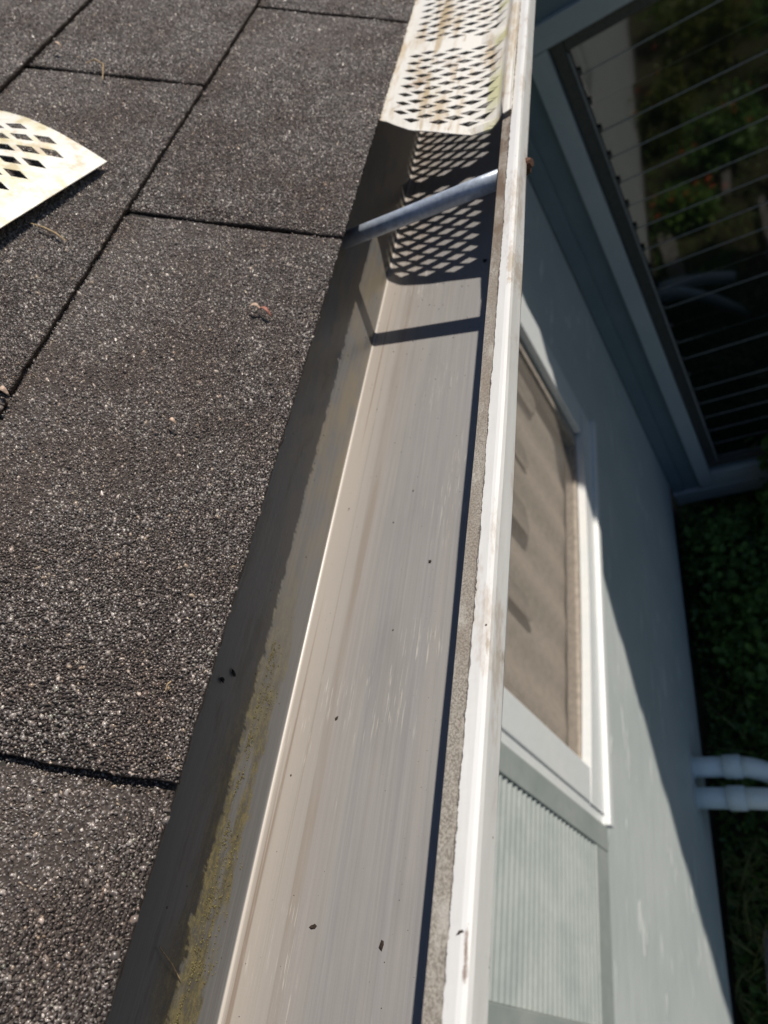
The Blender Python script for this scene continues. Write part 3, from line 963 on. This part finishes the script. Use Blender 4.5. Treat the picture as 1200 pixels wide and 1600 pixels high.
# ------------------------------------------------------------------ garden
def leaf_cloud(center, rad, nleaf, size, seed, flat=.8, ground=GZ):
    g = np.random.default_rng(seed)
    V = []; F = []
    # clumps
    nc = max(6, nleaf // 45)
    C = g.normal(0, 1, (nc, 3)); C /= np.linalg.norm(C, axis=1)[:, None]
    C *= (g.random(nc) ** .45)[:, None]
    for k in range(nleaf):
        c = C[g.integers(nc)] * rad + g.normal(0, .16, 3) * rad
        p = np.array(center) + c
        if p[2] < ground + .01: p[2] = ground + .01 + g.random() * .05
        if p[0] < WX + .02: p[0] = WX + .02 + g.random() * .04
        if p[1] > WY - .04 and p[2] > wing_b: p[1] = WY - .04 - g.random() * .05
        s = size * g.uniform(.6, 1.3)
        d = g.normal(0, 1, 3); d[2] = d[2] * .5; d /= np.linalg.norm(d)
        upv = np.array([0, 0, 1.]) + g.normal(0, .5, 3)
        sd = np.cross(d, upv); sd /= np.linalg.norm(sd) + 1e-9
        nn = np.cross(sd, d)
        k0 = len(V)
        pts = [(0, 0, 0), (.3, .34, .08), (.7, .30, .04), (1, 0, -.1), (.7, -.30, .04), (.3, -.34, .08), (.5, 0, -.04)]
        for a, b, cc in pts:
            V.append(tuple(p + (d * a + sd * b + nn * cc) * s))
        F += [(k0, k0 + 1, k0 + 6), (k0 + 1, k0 + 2, k0 + 6), (k0 + 2, k0 + 3, k0 + 6), (k0 + 3, k0 + 4, k0 + 6), (k0 + 4, k0 + 5, k0 + 6), (k0 + 5, k0, k0 + 6)]
    return V, F, C
def shrub(x, y, hgt, rad, nleaf, size, mat, seed, label, flowers=0, name='shrub'):
    s = empty(name, (x, y, GZ), label, 'shrub' if name == 'shrub' else 'plant', 'plants growing along the foot of the house')
    cz = GZ + hgt * .55
    V, F, C = leaf_cloud((x, y, cz), np.array([rad, rad, hgt * .5]), nleaf, size, seed)
    mesh('foliage', V, F, mat, s)
    mb = MB(); g = random.Random(seed)
    for k in range(6):
        c = C[k]
        e = (max(WX + .03, x + c[0] * rad * .8), y + c[1] * rad * .8, max(GZ + .04, cz + c[2] * hgt * .4))
        mb.tube([(x + g.uniform(-.02, .02), y + g.uniform(-.02, .02), GZ - .02), ((x + e[0]) / 2, (y + e[1]) / 2 + .01, (GZ + e[2]) / 2), e], [.007, .005, .002], 5)
    mb.build('stem', 'bark', s)
    if flowers:
        g2 = np.random.default_rng(seed + 5); V = []; F = []
        for k in range(flowers):
            p = np.array([x, y, cz + hgt * .25]) + g2.normal(0, .5, 3) * np.array([rad, rad, hgt * .2])
            p[0] = max(p[0], WX + .05)
            for q in range(5):
                a = q * 1.257; k0 = len(V); r = .016
                V += [tuple(p), tuple(p + [r * math.cos(a - .5), r * math.sin(a - .5), .006]), tuple(p + [r * 1.4 * math.cos(a), r * 1.4 * math.sin(a), .002]), tuple(p + [r * math.cos(a + .5), r * math.sin(a + .5), .006])]
                F.append((k0, k0 + 1, k0 + 2, k0 + 3))
        mesh('flowers', V, F, 'flower', s)
    return s
shrub(.10, 2.06, .62, .22, 1500, .050, 'leaf_mid', 1, 'tall leafy shrub rising against the skirt board of the wing')
shrub(-.26, 1.90, .26, .24, 1500, .034, 'leaf_dark', 2, 'low dark shrub in the corner where wing and house wall meet')
shrub(-.22, 1.50, .26, .24, 1500, .034, 'leaf_mid', 3, 'low green shrub beside the wall, behind the drain pipes')
shrub(.15, 1.55, .40, .24, 1500, .042, 'leaf_mid', 4, 'brighter green shrub at the right edge of the garden strip')
shrub(-.18, 1.13, .16, .20, 1000, .028, 'leaf_dark', 5, 'small dark plant close behind the bending drain pipe')
shrub(-.20, .48, .20, .16, 800, .030, 'leaf_mid', 6, 'small green plant just in front of the straight drain pipe')
shrub(.22, .95, .30, .22, 1000, .036, 'leaf_dark', 9, 'dark shrub out past the ends of the drain pipes')
shrub(-.25, -.6, .35, .26, 1200, .045, 'leaf_mid', 10, 'flowering shrub below the shutter, reflected in the glass blades', 14)
shrub(.10, -1.3, .55, .32, 1400, .05, 'leaf_dark', 11, 'larger flowering shrub reflected in the glass blades', 22)
shrub(-.25, -2.2, .6, .3, 1400, .05, 'leaf_light', 12, 'yellow green shrub farther along the wall, reflected in the glass', 8)
shrub(.7, -.4, .5, .35, 1400, .05, 'leaf_dark', 13, 'dark shrub away from the wall, reflected in the glass blades', 10)
shrub(.9, -2.2, .9, .45, 1600, .06, 'leaf_mid', 15, 'tallest garden shrub away from the wall, reflected in the glass', 6)
shrub(.65, 1.3, .5, .35, 1200, .05, 'leaf_dark', 16, 'dark shrub under the wing window')
shrub(.15, -3.3, .8, .40, 1500, .06, 'leaf_light', 21, 'yellow green shrub by the path, mirrored high in the wing window', 10)
shrub(1.1, -3.9, 1.1, .55, 1800, .07, 'leaf_mid', 22, 'broad green bush mirrored near the top right of the wing window', 12)
shrub(.2, -4.9, 1.0, .5, 1600, .07, 'leaf_mid', 23, 'green bush far down the wall, mirrored at the top of the wing window')
shrub(1.9, -2.9, 1.2, .6, 1800, .07, 'leaf_light', 24, 'largest yellow green bush out in the garden')
shrub(1.5, -1.1, .7, .45, 1500, .06, 'leaf_mid', 25, 'round green bush out in the garden, level with the shutter', 12)
# ground cover, uncountable
g = np.random.default_rng(77); V = []; F = []
for k in range(15000):
    x = WX - .02 + g.random() ** 1.2 * 1.6; y = -3.4 + g.random() * 5.8
    if g.random() < .45: x = WX + g.random() * .5; y = -.1 + g.random() * 2.5
    s = g.uniform(.012, .032); a = g.random() * 6.283; z = GZ + g.random() ** 2 * .07
    d = np.array([math.cos(a), math.sin(a), g.normal(0, .45)]); sd = np.array([-math.sin(a), math.cos(a), g.normal(0, .5)])
    p = np.array([max(x, WX + .01), y, z]); k0 = len(V)
    V += [tuple(p), tuple(p + (d * .5 + sd * .35) * s), tuple(p + d * s), tuple(p + (d * .5 - sd * .35) * s)]
    F.append((k0, k0 + 1, k0 + 2, k0 + 3))
gc = mesh('ground_cover', V, F, 'leaf_dark')
tag(gc, 'low dark leaves covering the soil beside the wall', None, None, 'stuff')
V = []; F = []
for k in range(420):
    if k < 150: x = -.50 + g.random() ** 2 * .12; y = .05 + g.random() * .62
    else: x = -.48 + g.random() * .7; y = -.3 + g.random() * 1.6
    a = g.random() * 6.283; L = g.uniform(.07, .24); w = g.uniform(.0018, .0045); lean = g.uniform(.2, 1.1)
    k0 = len(V); n_ = 5
    for i in range(n_ + 1):
        t = i / n_; r = L * lean * t * t; z = GZ + L * (t - .35 * lean * t * t)
        cx_, cy_ = max(WX + .01, x + math.cos(a) * r), y + math.sin(a) * r; ww = w * (1 - t * .85)
        V += [(cx_ - math.sin(a) * ww, cy_ + math.cos(a) * ww, z), (cx_ + math.sin(a) * ww, cy_ - math.cos(a) * ww, z)]
    for i in range(n_): F.append((k0 + 2 * i, k0 + 2 * i + 1, k0 + 2 * i + 3, k0 + 2 * i + 2))
gg = mesh('grass', V, F, 'blade')
tag(gg, 'thin grass and straw growing along the foot of the wall', None, None, 'stuff')

def plank(pa, pb, w, h, label, mat='wood'):
    pa, pb = Vector(pa), Vector(pb); d = pb - pa; L = d.length
    mb = MB().box(-w / 2, w / 2, 0, L, 0, h)
    me = bpy.data.meshes.new('plank'); me.from_pydata(mb.V, [], mb.F); me.materials.append(MAT[mat])
    o = bpy.data.objects.new('plank', me); COL.objects.link(o)
    o.location = pa + Vector((0, 0, H)); o.rotation_euler = (math.asin(d.z / L), 0, math.atan2(-d.x, d.y))
    bevel(o, .004); tag(o, label, 'plank')
    return o
plank((-.455, -.75, GZ + .02), (-.372, .405, GZ + .05), .11, .03, 'weathered grey plank lying on the ground parallel to the wall')
plank((.12, -1.9, GZ + .05), (.02, -.75, GZ + .06), .06, .03, 'longer bare plank lying among the flowering shrubs, reflected in the glass')
plank((.22, -.55, GZ + .03), (.17, .35, GZ + .05), .05, .03, 'shorter bare plank lying nearer the wing, reflected in the glass')

# ------------------------------------------------------------------ small debris
def blob(name, p, size, mat, label, cat, seed, nrmv=(0, 0, 1), elong=1.0, yaw=0, parent=None):
    g = random.Random(seed)
    bmv = []; bf = []
    nu, nv = 6, 3
    for j in range(nv):
        ph = math.pi * (j + .5) / nv
        for i in range(nu):
            t = 2 * math.pi * i / nu
            r = size * g.uniform(.5, 1.25)
            bmv.append(Vector((r * elong * math.sin(ph) * math.cos(t), r * math.sin(ph) * math.sin(t), r * .5 * math.cos(ph))))
    for j in range(nv - 1):
        for i in range(nu):
            a = j * nu + i; b = j * nu + (i + 1) % nu
            bf.append((a, a + nu, b + nu, b))
    bf.append(tuple(range(nu))); bf.append(tuple((nv - 1) * nu + i for i in range(nu - 1, -1, -1)))
    q = Vector(nrmv).to_track_quat('Z', 'Y').to_matrix() @ Matrix.Rotation(yaw, 3, 'Z')
    p = Vector(p)
    V = [tuple(p + Vector(nrmv) * size * .4 + q @ v) for v in bmv]
    o = mesh(name, V, bf, mat, parent, origin=None if parent else tuple(p))
    if not parent: tag(o, label, cat)
    return o
BT = -.24
def onb(x, y): return (x, y, BT + .0002)
def px_plane(px, py, kind):
    d = Vector([sum(R[r][c] * v for r, v in enumerate((px - 600, py - 800, 1091.34))) for c in range(3)])
    if kind == 'bottom': s = BT / d.z
    elif kind == 'lip': s = -.1643 / d.z
    elif kind == 'back': s = -.2227 / d.x
    else:
        E = E0 + nrm * .0006
        s = nrm.dot(E) / nrm.dot(d)
    return d * s
blob('seed', px_plane(527, 1123, 'bottom'), .0011, 'debris', 'round dark seed alone in the middle of the gutter bottom', 'seed', 1)
blob('bark_chip', px_plane(490, 1448, 'bottom'), .0010, 'debris', 'dark flat chip on the gutter bottom near its back corner', 'debris', 2, elong=1.9, yaw=.2)
blob('bark_chip', px_plane(597, 1478, 'bottom'), .0010, 'debris', 'dark elongated chip on the gutter bottom near the front shadow', 'debris', 3, elong=2.4, yaw=1.15)
blob('bark_chip', px_plane(722, 1456, 'lip'), .0009, 'debris', 'brown chip lying on the white gutter lip', 'debris', 4, elong=1.6, yaw=.6)
blob('seed', px_plane(672, 878, 'bottom'), .0010, 'debris', 'small dark seed beside pale scratches on the gutter bottom', 'seed', 5)
blob('seed', px_plane(758, 408, 'bottom'), .0017, 'debris', 'dark seed in the shade of the gutter front below the tube', 'seed', 6)
blob('moss_tuft', px_plane(346, 1062, 'back'), .0016, 'moss', 'larger black moss tuft on the shaded back of the gutter', 'moss', 7, (1, 0, 0), 1.4, .7)
blob('moss_tuft', px_plane(364, 1052, 'back'), .0012, 'moss', 'smaller black moss tuft on the shaded back of the gutter', 'moss', 8, (1, 0, 0), 1.8, 1.0)
V = []; F = []
gg_ = random.Random(5)
for k in range(230):
    x = gg_.uniform(-.216, -.137); y = gg_.uniform(-.02, .42); s = gg_.uniform(.00012, .00042)
    if gg_.random() < .3: x = gg_.gauss(-.150, .006); y = gg_.uniform(0, .2)
    k0 = len(V)
    V += [(x - s, y, BT), (x, y - s * 1.3, BT), (x + s, y, BT), (x, y + s, BT), (x, y, BT + s * 1.2)]
    F += [(k0, k0 + 1, k0 + 4), (k0 + 1, k0 + 2, k0 + 4), (k0 + 2, k0 + 3, k0 + 4), (k0 + 3, k0, k0 + 4)]
gr = mesh('grit', V, F, 'debris'); tag(gr, 'fine dark grit scattered over the gutter bottom', None, None, 'stuff')

V = []; F = []; gm = np.random.default_rng(91)
for k in range(2600):
    y = -.06 + gm.random() ** 1.3 * .20
    wz = .0045 + .0035 * math.sin(y * 70) + .002 * math.sin(y * 190)
    z = -.2185 - abs(gm.normal(0, 1)) * wz * max(.25, 1 - y / .24)
    if z < -.2345: continue
    if math.sin(y * 310) + math.sin(z * 1900 + y * 90) + gm.normal(0, .6) < -.1: continue
    q = gm.uniform(.00012, .00042); c0 = np.array([-.2229, y, z]); k0 = len(V)
    V += [tuple(c0 + np.array(v) * q * gm.uniform(.7, 1.3)) for v in ((0, -1.6, -.8), (0, 1.6, -.9), (0, .2, 1), (1.1, 0, 0))]
    F += [(k0, k0 + 1, k0 + 3), (k0 + 1, k0 + 2, k0 + 3), (k0 + 2, k0, k0 + 3)]
ms = mesh('moss', V, F, 'algae'); tag(ms, 'thin olive moss crusted along the back of the gutter', None, None, 'stuff')

def strand(name, pts, r, mat, label, cat):
    o = MB().tube(pts, r, 6).build(name, mat, None, origin=tuple(pts[0])); tag(o, label, cat); return o
def rp(px, py, lift=.001):
    return px_plane(px, py, 'roof') + nrm * lift
strand('twig', [rp(50, 352), rp(70, 360, .0018), rp(88, 369, .002), rp(104, 379)], [.0004, .0006, .0006, .0003], 'straw', 'thin brown twig on the shingles below the loose guard', 'twig')
strand('twig', [rp(135, 104, .002), rp(150, 100, .003), rp(163, 108, .003), rp(161, 127)], [.0004, .0006, .0006, .0003], 'straw', 'hooked twig over a shingle gap near the top', 'twig')
strand('straw', [px_plane(247, 1480, 'back') + Vector((.0008, 0, 0)), px_plane(262, 1505, 'back') + Vector((.002, 0, 0)), px_plane(279, 1530, 'back') + Vector((.0008, 0, 0))],
       [.0002, .0003, .0002], 'straw', 'short pale straw on the back of the gutter, nearest the camera', 'straw')
strand('straw', [rp(268, 1066), rp(263, 1073, .002), rp(260, 1082, .0015), rp(266, 1080, .002), rp(264, 1075)], [.00025] * 5, 'straw', 'curled orange straw on the shingles near the roof edge', 'straw')
def petal(pa, pb, w, mat, label, curl=.003):
    a, b = rp(*pa), rp(*pb); d = b - a; sd = nrm.cross(d).normalized()
    V = []; F = []
    n_ = 8
    for i in range(n_ + 1):
        t = i / n_; ww = w * math.sin(math.pi * min(.97, max(.06, t))) ** .7
        c = a + d * t + nrm * curl * math.sin(math.pi * t)
        for k in (-1, 0, 1): V.append(tuple(c + sd * ww * k + nrm * (.3 * ww * abs(k))))
    for i in range(n_):
        for k in range(2):
            q = i * 3 + k; F.append((q, q + 1, q + 4, q + 3))
    o = mesh('petal', V, F, mat, None, True, origin=tuple(a))
    s = o.modifiers.new('thickness', 'SOLIDIFY'); s.thickness = .0002
    tag(o, label, 'petal'); return o
petal((389, 484), (409, 488), .0011, 'petal', 'pale dried petal on the big shingle beside the gutter')
petal((405, 485), (425, 499), .0010, 'petal_red', 'reddish dried petal touching the pale one on the big shingle')
petal((264, 661), (277, 668), .0009, 'petal', 'small beige petal alone in the middle of a shingle')
petal((0, 612), (16, 621), .0013, 'petal', 'beige petal lying in the shingle gap at the left edge')
petal((84, 74), (98, 78), .0010, 'petal', 'tiny beige petal on the upper shingles')
